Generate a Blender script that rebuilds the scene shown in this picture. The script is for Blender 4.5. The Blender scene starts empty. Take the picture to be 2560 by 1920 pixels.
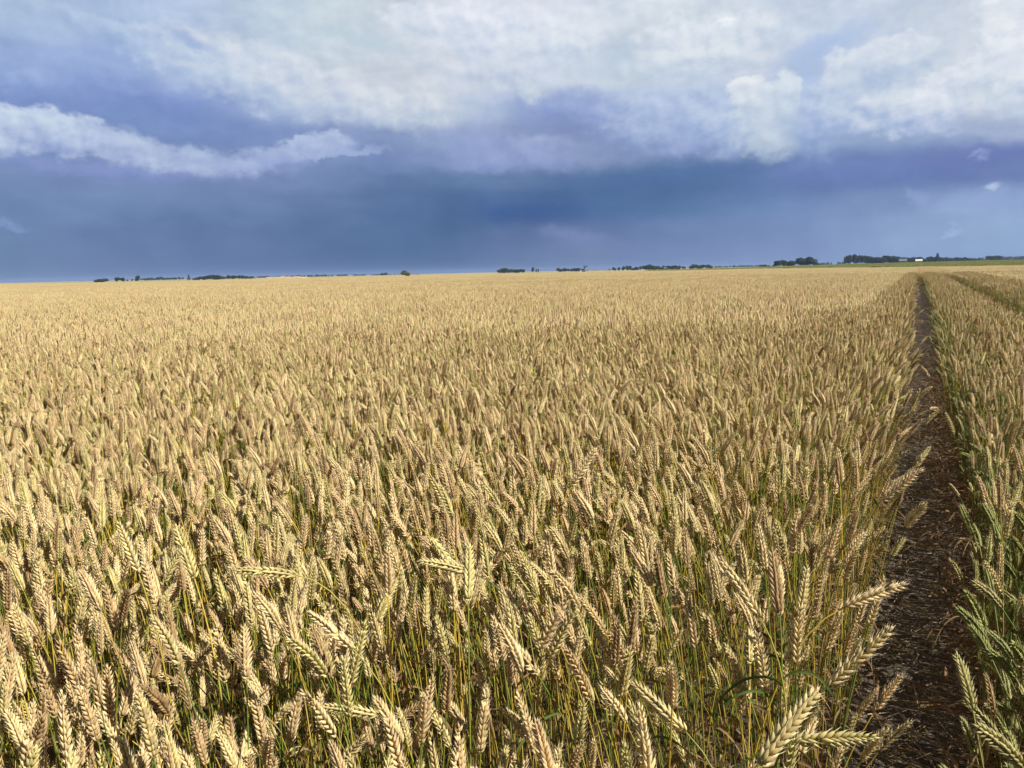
import bpy, math, random
import numpy as np
R = math.radians
rng = np.random.default_rng(7)
random.seed(7)
scene = bpy.context.scene
COL = scene.collection

# ------------------------------------------------------------------ camera
H = 1.6
PITCH = math.atan((960-679)/1970); ROLL = math.atan(55/2560)
F = np.array([0, math.cos(PITCH), -math.sin(PITCH)])
r0 = np.array([1., 0, 0]); u0 = np.cross(r0, F)
RT = r0*math.cos(ROLL)-u0*math.sin(ROLL); UP = u0*math.cos(ROLL)+r0*math.sin(ROLL)
CAM = np.array([0, 0, H])
def ray(x, y):                       # x, y in pixels of the 2560 wide photograph
    d = F*1970+RT*(x-1280)+UP*(960-y)
    return d/np.linalg.norm(d)
def proj(P):
    q = np.atleast_2d(P)-CAM
    z = q@F
    return 1280+1970*(q@RT)/z, 960-1970*(q@UP)/z, z
def azel(x, y):
    d = ray(x, y); return math.degrees(math.atan2(d[0], d[1])), math.degrees(math.asin(d[2]))
def hor(x): return 706-0.02148*x
cd = bpy.data.cameras.new('camera'); cam = bpy.data.objects.new('camera', cd); COL.objects.link(cam)
import mathutils
cam.matrix_world = mathutils.Matrix(((RT[0], UP[0], -F[0], 0), (RT[1], UP[1], -F[1], 0), (RT[2], UP[2], -F[2], H), (0, 0, 0, 1)))
cd.sensor_width = 36; cd.lens = 36*1970/2560; cd.clip_start = 0.05; cd.clip_end = 20000
scene.camera = cam

# ------------------------------------------------------------------ light
SUN_AZ, SUN_EL = 118.0, 46.0        # clockwise from the view heading
sl = bpy.data.lights.new('sun', 'SUN'); sl.energy = 5.0; sl.angle = R(0.5); sl.color = (1.0, 0.96, 0.89)
so = bpy.data.objects.new('sun', sl); COL.objects.link(so)
sd = mathutils.Vector((math.sin(R(SUN_AZ))*math.cos(R(SUN_EL)), math.cos(R(SUN_AZ))*math.cos(R(SUN_EL)), math.sin(R(SUN_EL))))
so.rotation_euler = sd.to_track_quat('Z', 'Y').to_euler()
vs = scene.view_settings
vs.view_transform = 'Standard'; vs.look = 'None'; vs.gamma = 1; vs.exposure = 0.5; vs.use_curve_mapping = False

def s2l(c):
    c = np.asarray(c, float)/255.
    return np.where(c <= .04045, c/12.92, ((c+.055)/1.055)**2.4)

# ------------------------------------------------------------------ node helper
class NT:
    def __init__(s, tree): s.t = tree; s.n = tree.nodes; s.l = tree.links; s.n.clear()
    def new(s, typ, **kw):
        n = s.n.new(typ)
        for k, v in kw.items(): setattr(n, k, v)
        return n
    def put(s, sock, v):
        if v is None: return
        if isinstance(v, bpy.types.NodeSocket): s.l.new(v, sock)
        else:
            try: sock.default_value = v
            except Exception: sock.default_value = tuple(v)+(1,)
    def math(s, op, a, b=None, c=None, clamp=False):
        n = s.new('ShaderNodeMath', operation=op, use_clamp=clamp)
        s.put(n.inputs[0], a); s.put(n.inputs[1], b); s.put(n.inputs[2], c)
        return n.outputs[0]
    def vm(s, op, a, b=None, sc=None):
        n = s.new('ShaderNodeVectorMath', operation=op)
        s.put(n.inputs[0], a); s.put(n.inputs[1], b)
        if sc is not None: s.put(n.inputs['Scale'], sc)
        return n.outputs['Value'] if op in ('LENGTH', 'DOT_PRODUCT', 'DISTANCE') else n.outputs[0]
    def mix(s, f, a, b, blend='MIX'):
        n = s.new('ShaderNodeMix', data_type='RGBA', blend_type=blend)
        s.put(n.inputs[0], f); s.put(n.inputs[6], a); s.put(n.inputs[7], b)
        return n.outputs[2]
    def noise(s, vec, scale, detail=4, rough=.55, dist=0., dim='3D'):
        n = s.new('ShaderNodeTexNoise', noise_dimensions=dim)
        if vec is not None: s.l.new(vec, n.inputs['Vector'])
        n.inputs['Scale'].default_value = scale; n.inputs['Detail'].default_value = detail
        n.inputs['Roughness'].default_value = rough; n.inputs['Distortion'].default_value = dist
        return n
    def noise2(s, *a): return s.noise(*a, dim='2D')
    def sstep(s, v, lo, hi, a=0., b=1.):
        n = s.new('ShaderNodeMapRange', interpolation_type='SMOOTHSTEP')
        s.put(n.inputs[0], v); n.inputs[1].default_value = lo; n.inputs[2].default_value = hi
        n.inputs[3].default_value = a; n.inputs[4].default_value = b
        return n.outputs[0]
    def ramp(s, fac, stops, interp='LINEAR'):
        n = s.new('ShaderNodeValToRGB'); cr = n.color_ramp; cr.interpolation = interp
        while len(cr.elements) < len(stops): cr.elements.new(0.5)
        for e, (p, c) in zip(cr.elements, stops):
            e.position = p; e.color = (c[0], c[1], c[2], 1)
        s.put(n.inputs[0], fac); return n.outputs[0]
    def xyz(s, x, y, z=0.):
        n = s.new('ShaderNodeCombineXYZ'); s.put(n.inputs[0], x); s.put(n.inputs[1], y); s.put(n.inputs[2], z)
        return n.outputs[0]
    def sep(s, v):
        n = s.new('ShaderNodeSeparateXYZ'); s.put(n.inputs[0], v); return n.outputs

# ------------------------------------------------------------------ sky: storm clouds laid out by compass direction
W = bpy.data.worlds.new('World'); scene.world = W; W.use_nodes = True
N = NT(W.node_tree)
tc = N.new('ShaderNodeTexCoord')
X, Y, Z = N.sep(tc.outputs['Generated'])
AZ = N.math('MULTIPLY', N.math('ARCTAN2', X, Y), 180/math.pi)
EL = N.math('MULTIPLY', N.math('ARCSINE', Z), 180/math.pi)
P0 = N.xyz(AZ, EL)
PS = N.vm('MULTIPLY', P0, (1, 1.35, 1))
w1 = N.noise2(PS, .11, 5, .55); w2 = N.noise2(PS, .42, 4, .5)
wv = N.vm('ADD', N.vm('MULTIPLY', N.vm('SUBTRACT', w1.outputs['Color'], (.5, .5, .5)), (2.6, 1.5, 0)),
          N.vm('MULTIPLY', N.vm('SUBTRACT', w2.outputs['Color'], (.5, .5, .5)), (1.3, .9, 0)))
calm = N.sstep(EL, .5, 9.0, .12, 1.)           # smooth rain curtain near the horizon, torn cloud higher up
P = N.vm('ADD', P0, N.vm('SCALE', wv, None, calm))
pa, pe, _ = N.sep(P)
GX = [i*158 for i in range(15)]
GY = [0, 75, 150, 225, 300, 345, 385, 450, 525, 600]
GC = [
 [(175,195,222),(172,192,220),(180,198,222),(185,203,225),(190,207,222),(195,210,224),(208,218,230),(214,224,238),(208,220,228),(198,212,222),(175,195,225),(198,210,228),(200,212,226),(205,214,228),(204,212,224)],
 [(162,184,216),(166,187,219),(162,182,218),(188,204,226),(196,211,222),(200,212,222),(212,220,232),(218,224,236),(214,222,234),(205,216,226),(216,224,230),(195,207,225),(188,202,226),(205,214,226),(215,222,232)],
 [(140,162,212),(145,165,212),(150,172,216),(190,205,226),(190,206,220),(208,214,224),(212,216,226),(210,218,228),(206,216,226),(198,212,224),(214,220,226),(176,194,226),(196,208,226),(200,210,224),(222,226,232)],
 [(125,148,200),(128,150,203),(120,143,198),(128,150,205),(172,190,220),(202,210,222),(198,210,222),(165,182,216),(162,178,214),(176,194,222),(186,201,226),(180,196,226),(196,210,228),(208,216,228),(205,215,226)],
 [(118,142,198),(118,142,196),(122,145,200),(118,140,196),(120,141,198),(132,152,204),(150,167,210),(136,152,200),(130,146,192),(146,164,210),(158,176,216),(164,183,220),(156,176,216),(150,168,213),(134,150,204)],
 [(128,148,198),(128,148,198),(126,146,196),(126,146,196),(126,146,196),(122,142,194),(126,146,196),(146,162,206),(146,160,206),(120,142,190),(114,136,186),(122,142,196),(114,134,192),(114,132,190),(100,118,174)],
 [(120,142,190),(120,140,190),(120,140,190),(122,142,190),(120,140,188),(108,132,182),(100,126,174),(104,128,176),(88,118,165),(78,110,158),(86,116,168),(104,126,182),(98,122,178),(108,128,184),(128,148,204)],
 [(112,138,186),(112,138,186),(110,136,184),(106,130,178),(102,126,174),(95,120,170),(76,106,155),(62,94,150),(70,102,155),(84,114,165),(104,131,184),(116,140,192),(130,152,202),(142,165,212),(145,168,215)],
 [(110,135,178),(108,130,176),(102,124,172),(98,122,170),(94,118,168),(84,112,160),(78,106,154),(100,120,168),(114,131,178),(113,133,183),(125,146,194),(130,150,200),(135,158,206),(142,166,212),(142,168,215)],
 [(106,128,172),(104,126,172),(98,120,168),(94,118,166),(88,112,160),(80,106,154),(78,104,150),(92,114,158),(108,128,174),(112,134,180),(118,140,190),(122,146,196),(128,152,204),(135,160,210),(138,165,212)]]
GCL = s2l(np.array(GC, float))
GCL[7:, 12:] *= np.array([1.10, 1.08, 1.03])
GCL[7:, 6:9] *= np.array([1.05, 1.04, 1.02])
GCL[4:] *= np.array([.95, .97, .90])
def grid(x, y):                      # x, y in 2212-wide photo pixels
    fx = min(max(x/158, 0), 13.999); ix = int(fx); fx -= ix
    y = min(max(y, 0), 599.9); iy = max(i for i in range(len(GY)-1) if GY[i] <= y); fy = (y-GY[iy])/(GY[iy+1]-GY[iy])
    a = GCL[iy, ix]*(1-fx)+GCL[iy, ix+1]*fx; b = GCL[iy+1, ix]*(1-fx)+GCL[iy+1, ix+1]*fx
    return a*(1-fy)+b*fy
rows = [-1, 1.2, 2.6, 4, 5.2, 6.4, 7.8, 9.4, 11.2, 13.2, 15.4]
azs = np.linspace(-33, 33, 17)
facx = N.math('DIVIDE', N.math('ADD', pa, 33), 66, clamp=True)
sky = None
for i, e in enumerate(rows):
    st = []
    for a in azs:
        d = np.array([math.sin(R(a))*math.cos(R(e)), math.cos(R(a))*math.cos(R(e)), math.sin(R(e))])
        px, py, _ = proj(CAM+d)
        st.append(((a+33)/66, grid(px[0]*2212/2560, py[0]*2212/2560)))
    c = N.ramp(facx, st)
    sky = c if sky is None else N.mix(N.sstep(pe, rows[i-1], e), sky, c)
# rain shafts and faint scud in the storm band
shaft = N.math('SUBTRACT', N.noise2(N.vm('MULTIPLY', N.vm('ADD', P0, N.vm('MULTIPLY', N.sep(P0)[1], (.25, 0, 0))), (1, .09, 1)), .55, 4, .55).outputs['Fac'], .5)
scud = N.math('SUBTRACT', N.noise2(N.vm('MULTIPLY', P, (1, 2.2, 1)), .2, 5, .55).outputs['Fac'], .5)
tex = N.math('ADD', N.math('MULTIPLY', shaft, N.sstep(EL, 5.5, 1.5, 0, .10)), N.math('MULTIPLY', scud, N.sstep(EL, .3, 4., .12, .42)))
sky = N.mix(1., sky, N.xyz(*[N.math('MULTIPLY_ADD', tex, k, 1.) for k in (1.3, 1.1, .8)]), 'MULTIPLY')
w3 = N.noise2(PS, 1.0, 6, .58)
half = (.5, .5, .5)
VW = N.vm('ADD', P0, N.vm('MULTIPLY', N.vm('SUBTRACT', w2.outputs['Color'], half), (1.5, 1.1, 0)))
VW = N.vm('ADD', VW, N.vm('MULTIPLY', N.vm('SUBTRACT', w3.outputs['Color'], half), (1.25, 1.0, 0)))
NZA = N.noise2(PS, .5, 6, .52).outputs['Fac']; NZB = N.noise2(N.vm('ADD', PS, (.35, .55, 0)), .5, 6, .52).outputs['Fac']
NZ1 = N.math('SUBTRACT', NZA, .5); NZD = N.math('SUBTRACT', NZA, NZB)
sky = N.mix(N.sstep(pe, 5, 12, 0, 1), sky, N.mix(1., sky, N.xyz(*[N.math('MULTIPLY_ADD', NZD, q_, 1.) for q_ in (.32, .24, .14)]), 'MULTIPLY'))
def puff(x, y, rx, ry, ang, top, bot=None, soft=.6, strength=.85, amp=.55, relief=1.3):
    """one billow, placed by compass direction; bright crown, grey-blue base"""
    global sky
    if bot is not None and y < 300: soft *= .72; bot = tuple(c_*q_ for c_, q_ in zip(bot, (.915, .94, .975))); top = tuple(min(250, c_*1.02) for c_ in top); relief = 1.5
    k = 2560/2212; a, e = azel(x*k, y*k); cz = math.cos(R(a))**1.2
    m = N.new('ShaderNodeMapping', vector_type='TEXTURE'); N.l.new(VW, m.inputs[0])
    m.inputs['Location'].default_value = (a, e, 0); m.inputs['Rotation'].default_value = (0, 0, R(-ang))
    m.inputs['Scale'].default_value = (rx*1.22*.0335*cz, ry*1.22*.0335*cz**.5, 1)
    f = N.math('MULTIPLY_ADD', NZ1, amp, N.math('SUBTRACT', 1., N.vm('LENGTH', m.outputs[0])))
    mask = N.math('MULTIPLY', N.sstep(f, 0., soft), strength)
    if bot is None: c = tuple(s2l(top))+(1,)
    else:
        lit = N.math('MULTIPLY_ADD', NZD, relief, N.math('MULTIPLY_ADD', N.sep(m.outputs[0])[1], .55, .55), clamp=True)
        c = N.mix(lit, tuple(s2l(bot)), tuple(s2l(top)))
    sky = N.mix(mask, sky, c)
W1, W2, W3 = (230, 234, 240), (214, 221, 230), (200, 211, 226)
# deck at the upper left, with its blue gaps
puff(300,105,150,26,24, (188,205,228), (172,192,223), .8, .7)
puff(560,165,210,62,15, W2, (192,206,226), .7, .85)
puff(430,128,110,34,20, (205,216,229), (184,201,226), .6, .8)
puff(420,92,70,17,20, (146,170,213), None, 1., .7, 1.1)
puff(770,215,200,44,15, (216,221,228), (192,205,224), .8, .85)
puff(900,225,80,30,10, (216,221,227), (194,206,223), .8, .8)
puff(780,85,140,18,12, (186,205,218), None, .9, .7)
puff(60,180,56,24,-18, (160,180,218), (142,163,212), .8, .75)
# bright centre of the deck
puff(900,40,70,36,0, W1, (208,217,230), .7, .8)
puff(1040,62,100,58,0, (231,235,243), (210,219,232), .7, .8)
puff(1200,95,130,48,0, (226,231,238), (204,215,228), .8, .8)
puff(1090,150,150,36,0, (214,221,230), (192,204,224), .9, .7)
puff(1330,135,100,26,-12, (188,204,222), None, .9, .7)
puff(1535,80,140,46,0, (230,234,239), (204,215,228), .7, .85)
puff(1562,50,36,12,0, (240,243,245), (225,231,238), .7, .8)
puff(1500,140,170,34,0, (221,227,233), (196,209,226), .8, .8)
puff(1785,100,110,32,-15, (170,191,226), None, .9, .8)
puff(1738,172,28,48,0, (166,189,226), None, .9, .75)
# purple-grey underside
puff(1240,235,130,44,6, (150,167,210), (138,154,204), .9, .7)
puff(1250,280,120,30,8, (124,142,188), None, .9, .6)
puff(1142,190,36,26,0, (210,219,226), (186,200,220), .9, .8)
puff(1030,312,110,36,8, (158,173,214), (140,157,204), .8, .7)
puff(1165,312,74,26,0, (168,182,217), (138,154,202), .8, .75)
puff(1110,350,150,22,0, (156,171,213), (128,146,198), .7, .75)
puff(1480,322,50,20,0, (166,180,218), (138,155,206), .8, .7)
puff(1500,250,230,74,0, (188,203,227), (156,174,215), 1., .8)
puff(1590,280,90,50,0, (192,207,227), (162,180,217), .9, .75)
puff(1760,250,100,80,0, (188,204,228), (156,175,217), .9, .7)
# towering cumulus right of centre with its flat base
puff(1662,314,60,32,0, (203,215,224), (186,202,220), .8, .7, .4)
puff(1652,258,74,54,0, (211,220,228), (196,210,223), .8, .75, .4)
puff(1694,205,32,44,0, (218,226,233), (196,210,225), .45, .8)
puff(1622,198,46,34,0, (232,235,237), (204,216,227), .5, .85)
# cumulus heap at the right
puff(1870,215,110,60,0, (205,215,228), (172,190,222), .7, .8)
puff(1880,145,92,52,-14, (216,223,231), (190,205,225), .45, .85)
puff(1962,120,50,42,0, (218,225,232), (196,209,226), .4, .85)
puff(1945,240,110,48,0, (215,222,231), (176,193,223), .6, .8)
puff(2032,208,54,48,0, (228,232,238), (194,207,226), .45, .9)
puff(2000,262,84,32,0, (215,222,231), (170,188,222), .6, .7)
puff(2195,50,76,74,0, (234,237,241), (212,221,231), .5, .8)
puff(2185,135,80,58,0, (231,235,240), (204,215,228), .5, .8)
puff(2205,205,66,46,0, (223,229,234), (180,197,223), .6, .8)
# dark shelf of the storm
puff(2120,338,190,30,-4, (112,128,184), (104,121,178), .8, .75)
puff(1830,380,230,28,4, (112,132,188), (100,121,176), .8, .7)
puff(1400,385,260,26,-3, (86,116,166), (76,107,157), .9, .7)
puff(1140,455,150,26,0, (66,97,154), (62,92,150), .9, .65)
puff(2118,334,32,9,0, (150,165,211), None, 1., .7)
puff(2140,406,24,8,0, (196,210,232), None, .9, .8)
puff(2130,432,150,30,-3, (152,174,216), None, 1., .6)
puff(2060,497,26,15,10, (172,192,227), (156,178,220), .9, .8)
puff(1978,432,24,22,0, (152,171,213), None, 1., .55)
puff(1245,513,110,26,14, (130,144,188), (118,134,180), 1., .6)
# long white band at the left
puff(230,370,330,20,3, (140,154,206), (124,143,195), .9, .8, .3)
puff(480,352,150,26,4, (172,187,221), (142,158,206), .7, .85)
puff(600,337,110,26,-10, (178,193,225), (146,163,210), .6, .85)
puff(352,338,140,30,12, (184,199,226), (150,166,210), .6, .85)
puff(685,312,80,22,-4, (188,202,228), (154,171,214), .5, .9)
puff(745,330,90,9,-5, (166,182,219), None, .7, .75)
puff(232,308,130,38,14, (192,207,229), (156,172,213), .5, .85)
puff(110,288,125,44,6, (198,211,231), (160,175,214), .5, .9)
puff(-25,282,110,48,0, (202,215,232), (160,176,214), .5, .9)
puff(15,488,44,8,6, (136,156,203), None, 1., .7)
# the rest of the sky: clear behind the camera with scattered white cloud
ns = N.new('ShaderNodeTexSky', sky_type='NISHITA', sun_disc=False, sun_elevation=R(SUN_EL), sun_rotation=R(SUN_AZ), air_density=1.0, dust_density=1.0, ozone_density=1.0)
nsc = N.mix(1., ns.outputs[0], (.045, .045, .045), 'MULTIPLY')
cm = N.sstep(N.noise(tc.outputs['Generated'], 2.2, 6, .6).outputs['Fac'], .5, .66, 0, .6)
rest = N.mix(cm, nsc, (.26, .29, .34))
inside = N.math('MULTIPLY', N.sstep(N.math('ABSOLUTE', AZ), 38, 62, 1, 0), N.sstep(EL, 17, 28, 1, 0))
fin = N.mix(inside, rest, sky)
bg = N.new('ShaderNodeBackground'); N.l.new(fin, bg.inputs[0]); bg.inputs[1].default_value = .707
wo = N.new('ShaderNodeOutputWorld'); N.l.new(bg.outputs[0], wo.inputs[0])
W.cycles.sampling_method = 'MANUAL'; W.cycles.sample_map_resolution = 256

# ------------------------------------------------------------------ mesh builder
class MB:
    def __init__(s): s.v = []; s.t = []; s.f = []; s.m = []; s.n = 0
    def add(s, v, f, mat=0, tone=None):
        v = np.asarray(v, float).reshape(-1, 3); f = np.asarray(f, int)
        if f.ndim == 1: f = f[None]
        if tone is None: tone = np.zeros((len(v), 3))
        tone = np.broadcast_to(np.asarray(tone, float), (len(v), 3))
        s.v.append(v); s.t.append(tone); s.f.append(f+s.n); s.m.append(np.full(len(f), mat)); s.n += len(v)
    def xform(s, M, loc):
        """rotated, moved copy of everything as one chunk list"""
        o = MB(); o.v = [v@M.T+loc for v in s.v]; o.t = list(s.t); o.f = list(s.f); o.m = list(s.m); o.n = s.n
        return o
    def merge(s, o, dt=(0, 0, 0), matmap=None):
        for v, t, f, m in zip(o.v, o.t, o.f, o.m):
            s.v.append(v); s.t.append(t+np.array(dt)); s.f.append(f+s.n); s.m.append(m if matmap is None else np.full(len(m), matmap))
        s.n += o.n
    def pack(s):
        """collapse to two chunks so that merging is quick"""
        o = MB(); V = np.concatenate(s.v); T = np.concatenate(s.t); o.n = len(V)
        first = True
        for k in (3, 4):
            ff = [(f, m) for f, m in zip(s.f, s.m) if f.shape[1] == k]
            if not ff: continue
            o.v.append(V if first else np.zeros((0, 3))); o.t.append(T if first else np.zeros((0, 3))); first = False
            o.f.append(np.concatenate([a for a, b in ff])); o.m.append(np.concatenate([b for a, b in ff]))
        return o
    def mesh(s, name, mats, smooth=True):
        me = bpy.data.meshes.new(name)
        V = np.concatenate(s.v); me.vertices.add(len(V)); me.vertices.foreach_set('co', V.ravel())
        loops = np.concatenate([f.ravel() for f in s.f]); tot = np.concatenate([np.full(len(f), f.shape[1]) for f in s.f])
        me.loops.add(len(loops)); me.loops.foreach_set('vertex_index', loops.astype(np.int32))
        me.polygons.add(len(tot)); st = np.concatenate([[0], np.cumsum(tot)[:-1]])
        me.polygons.foreach_set('loop_start', st.astype(np.int32))
        me.polygons.foreach_set('material_index', np.concatenate(s.m).astype(np.int32))
        me.polygons.foreach_set('use_smooth', np.full(len(tot), smooth))
        T = np.concatenate(s.t); a = me.color_attributes.new('tone', 'FLOAT_COLOR', 'POINT')
        a.data.foreach_set('color', np.concatenate([T, np.ones((len(T), 1))], 1).astype(np.float32).ravel())
        for m in mats: me.materials.append(m)
        me.update(calc_edges=True); me.validate()
        return me
    def obj(s, name, mats, parent=None, smooth=True):
        o = bpy.data.objects.new(name, s.mesh(name, mats if isinstance(mats, list) else [mats], smooth))
        COL.objects.link(o)
        if parent: o.parent = parent
        return o
def tag(o, label=None, cat=None, group=None, kind=None):
    if label: o['label'] = label
    if cat: o['category'] = cat
    if group: o['group'] = group
    if kind: o['kind'] = kind
    return o
def empty(name, loc, rz=0.):
    o = bpy.data.objects.new(name, None); COL.objects.link(o); o.location = loc; o.rotation_euler = (0, 0, rz)
    o.empty_display_size = .05
    return o
def unit(v): return v/(np.linalg.norm(v)+1e-12)
def tube(mb, pts, rad, seg=4, mat=0, tones=None):
    pts = np.asarray(pts, float); n = len(pts); rad = np.broadcast_to(rad, (n,))
    T = np.gradient(pts, axis=0); V = []; prev = np.array([0.3, .9, .1])
    for i in range(n):
        t = unit(T[i]); b = unit(np.cross(t, prev)); c = np.cross(b, t); prev = c
        an = np.arange(seg)*2*math.pi/seg
        V.append(pts[i]+rad[i]*(np.cos(an)[:, None]*b+np.sin(an)[:, None]*c))
    V = np.concatenate(V); fs = []
    for i in range(n-1):
        for j in range(seg):
            a = i*seg+j; b = i*seg+(j+1) % seg; fs.append((a, b, b+seg, a+seg))
    mb.add(V, fs, mat, None if tones is None else np.repeat(np.asarray(tones), seg, 0))
def boxm(mb, lo, hi, mat=0):
    x0, y0, z0 = lo; x1, y1, z1 = hi
    mb.add([(x0,y0,z0),(x1,y0,z0),(x1,y1,z0),(x0,y1,z0),(x0,y0,z1),(x1,y0,z1),(x1,y1,z1),(x0,y1,z1)],
           [(0,3,2,1),(4,5,6,7),(0,1,5,4),(1,2,6,5),(2,3,7,6),(3,0,4,7)], mat)

# ------------------------------------------------------------------ materials
def mat(name):
    m = bpy.data.materials.new(name); m.use_nodes = True; return m, NT(m.node_tree)
def finish(n, color, rough=.6, bump=None, bstr=.3, bdist=.01, trans=0., spec=.3):
    p = n.new('ShaderNodeBsdfPrincipled'); n.put(p.inputs['Base Color'], color); n.put(p.inputs['Roughness'], rough)
    p.inputs['Specular IOR Level'].default_value = spec
    if bump is not None:
        b = n.new('ShaderNodeBump'); b.inputs['Strength'].default_value = bstr; b.inputs['Distance'].default_value = bdist
        n.l.new(bump, b.inputs['Height']); n.l.new(b.outputs[0], p.inputs['Normal'])
    out = n.new('ShaderNodeOutputMaterial'); sh = p.outputs[0]
    if trans > 0:
        t = n.new('ShaderNodeBsdfTranslucent'); n.put(t.inputs[0], color)
        mx = n.new('ShaderNodeMixShader'); mx.inputs[0].default_value = trans
        n.l.new(sh, mx.inputs[1]); n.l.new(t.outputs[0], mx.inputs[2]); sh = mx.outputs[0]
    n.l.new(sh, out.inputs[0])
def rnd_tone(n):
    oi = n.new('ShaderNodeObjectInfo'); at = n.new('ShaderNodeAttribute', attribute_name='tone')
    tr, tg, tb = n.sep(at.outputs['Vector'])
    rv = n.math('FRACT', n.math('ADD', oi.outputs['Random'], tb))
    return rv, tr, tg
def ear_material(name, stops, base, tip):
    m, n = mat(name); rv, tr, tg = rnd_tone(n)
    c = n.ramp(rv, stops)
    oi2 = n.new('ShaderNodeObjectInfo'); pz = n.noise(n.vm('MULTIPLY', oi2.outputs['Location'], (.12, .12, 0)), 1., 3, .6).outputs['Fac']
    c = n.mix(n.sstep(pz, .40, .68, 0, .22), c, n.mix(.4, c, base))   # greener and riper drifts across the field
    c = n.mix(n.sstep(tg, .0, .40, .48, 0.), c, base)            # greenish glume bases
    c = n.mix(n.sstep(tg, .6, 1., 0., .55), c, tip)              # bleached beaks
    v = n.math('ADD', .58, n.math('MULTIPLY', tr, .48))
    c = n.mix(1., c, n.xyz(v, v, v), 'MULTIPLY')
    finish(n, c, .55, None, trans=.10, spec=.25); return m
M_ear = ear_material('ripe_ear', [(0, (.44,.28,.12)), (.14, (.74,.51,.25)), (.38, (.90,.68,.35)), (.6, (.88,.69,.34)), (.8, (.72,.62,.23)), (1, (.80,.57,.30))], (.54,.46,.11), (1.,.91,.73))
M_eargreen = ear_material('unripe_ear', [(0, (.34,.36,.11)), (.4, (.44,.43,.14)), (.7, (.60,.50,.22)), (1, (.38,.40,.15))], (.30,.34,.08), (.74,.68,.42))
def stem_material(name, stops):
    m, n = mat(name); rv, tr, tg = rnd_tone(n)
    c = n.ramp(n.math('FRACT', n.math('ADD', rv, .37)), stops)
    c = n.mix(n.sstep(tg, 0., .6, .8, 0.), c, (.13, .08, .03))  # dark brown foot: shade low in the crop put into the straw colour
    finish(n, c, .42, None, trans=.08, spec=.4); return m
M_stem = stem_material('straw_stem', [(0, (.13,.19,.035)), (.22, (.36,.33,.045)), (.45, (.64,.44,.06)), (.66, (.46,.32,.09)), (.8, (.18,.24,.04)), (1, (.08,.14,.03))])
M_stemgreen = stem_material('green_stem', [(0, (.12,.20,.06)), (.5, (.22,.28,.08)), (1, (.38,.34,.10))])
def leaf_material(name, stops, tr_=.3):
    m, n = mat(name); rv, tr, tg = rnd_tone(n)
    c = n.ramp(n.math('FRACT', n.math('ADD', rv, tr)), stops)
    g = n.new('ShaderNodeNewGeometry')
    nz = n.noise(g.outputs['Position'], 90, 3, .6).outputs['Fac']
    c = n.mix(n.sstep(nz, .45, .7, 0, .5), c, (.20, .11, .05))
    finish(n, c, .6, None, trans=tr_, spec=.2); return m
M_leaf = leaf_material('dry_leaf', [(0, (.30,.17,.07)), (.3, (.46,.31,.15)), (.5, (.20,.11,.05)), (.65, (.36,.24,.11)), (.78, (.10,.17,.035)), (1, (.06,.12,.025))])
M_leafbrown = leaf_material('brown_leaf', [(0, (.36,.20,.10)), (.5, (.22,.12,.065)), (.8, (.50,.34,.18)), (1, (.30,.17,.09))])

# ------------------------------------------------------------------ wheat geometry
def curve_pts(L, Le, a0, a1, a2, n1=9, n2=9, wig=0.):
    """stem + ear centre line bending in the XZ plane; angles from the vertical"""
    pts = [np.zeros(3)]; ss = []
    for i in range(n1):
        s = (i+.5)/n1; th = a0+(a1-a0)*s**2.2
        d = np.array([math.sin(th), wig*math.sin(s*4), math.cos(th)]); pts.append(pts[-1]+d*L/n1)
    ear = [pts[-1]]
    for i in range(n2):
        s = (i+.5)/n2; th = a1+(a2-a1)*s
        ear.append(ear[-1]+np.array([math.sin(th), 0, math.cos(th)])*Le/n2)
    return np.array(pts), np.array(ear)
KT = np.array([0, .18, .48, .78, 1.0]); KR = np.array([.35, .85, 1., .62, .10])
def kernel(mb, p, ax, wd, L, w, th, r, seg=6, mat=0, beak=.25):
    nr = np.cross(ax, wd); an = np.arange(seg)*2*math.pi/seg; V = []; tn = []
    for t, k in zip(KT, KR):
        c = p+ax*L*t+nr*0.10*L*t*(1-t)
        V.append(c+k*(np.cos(an)[:, None]*wd*w+np.sin(an)[:, None]*nr*th)); tn += [(r, t*.8, 0)]*seg
    V.append((p+ax*L*(1+beak))[None]); tn.append((r, 1, 0)); V = np.concatenate(V)
    q = []; k = len(KT)
    for i in range(k-1):
        for j in range(seg): a = i*seg+j; b = i*seg+(j+1) % seg; q.append((a, b, b+seg, a+seg))
    mb.v.append(V); mb.t.append(np.array(tn)); mb.f.append(np.array(q)+mb.n); mb.m.append(np.full(len(q), mat))
    tri = [((k-1)*seg+j, (k-1)*seg+(j+1) % seg, k*seg) for j in range(seg)]
    mb.v.append(np.zeros((0, 3))); mb.t.append(np.zeros((0, 3))); mb.f.append(np.array(tri)+mb.n); mb.m.append(np.full(seg, mat))
    mb.n += len(V)
def interp(pts, s):
    n = len(pts)-1; f = min(max(s, 0), .9999)*n; i = int(f); return pts[i]*(1-(f-i))+pts[i+1]*(f-i)
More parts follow.
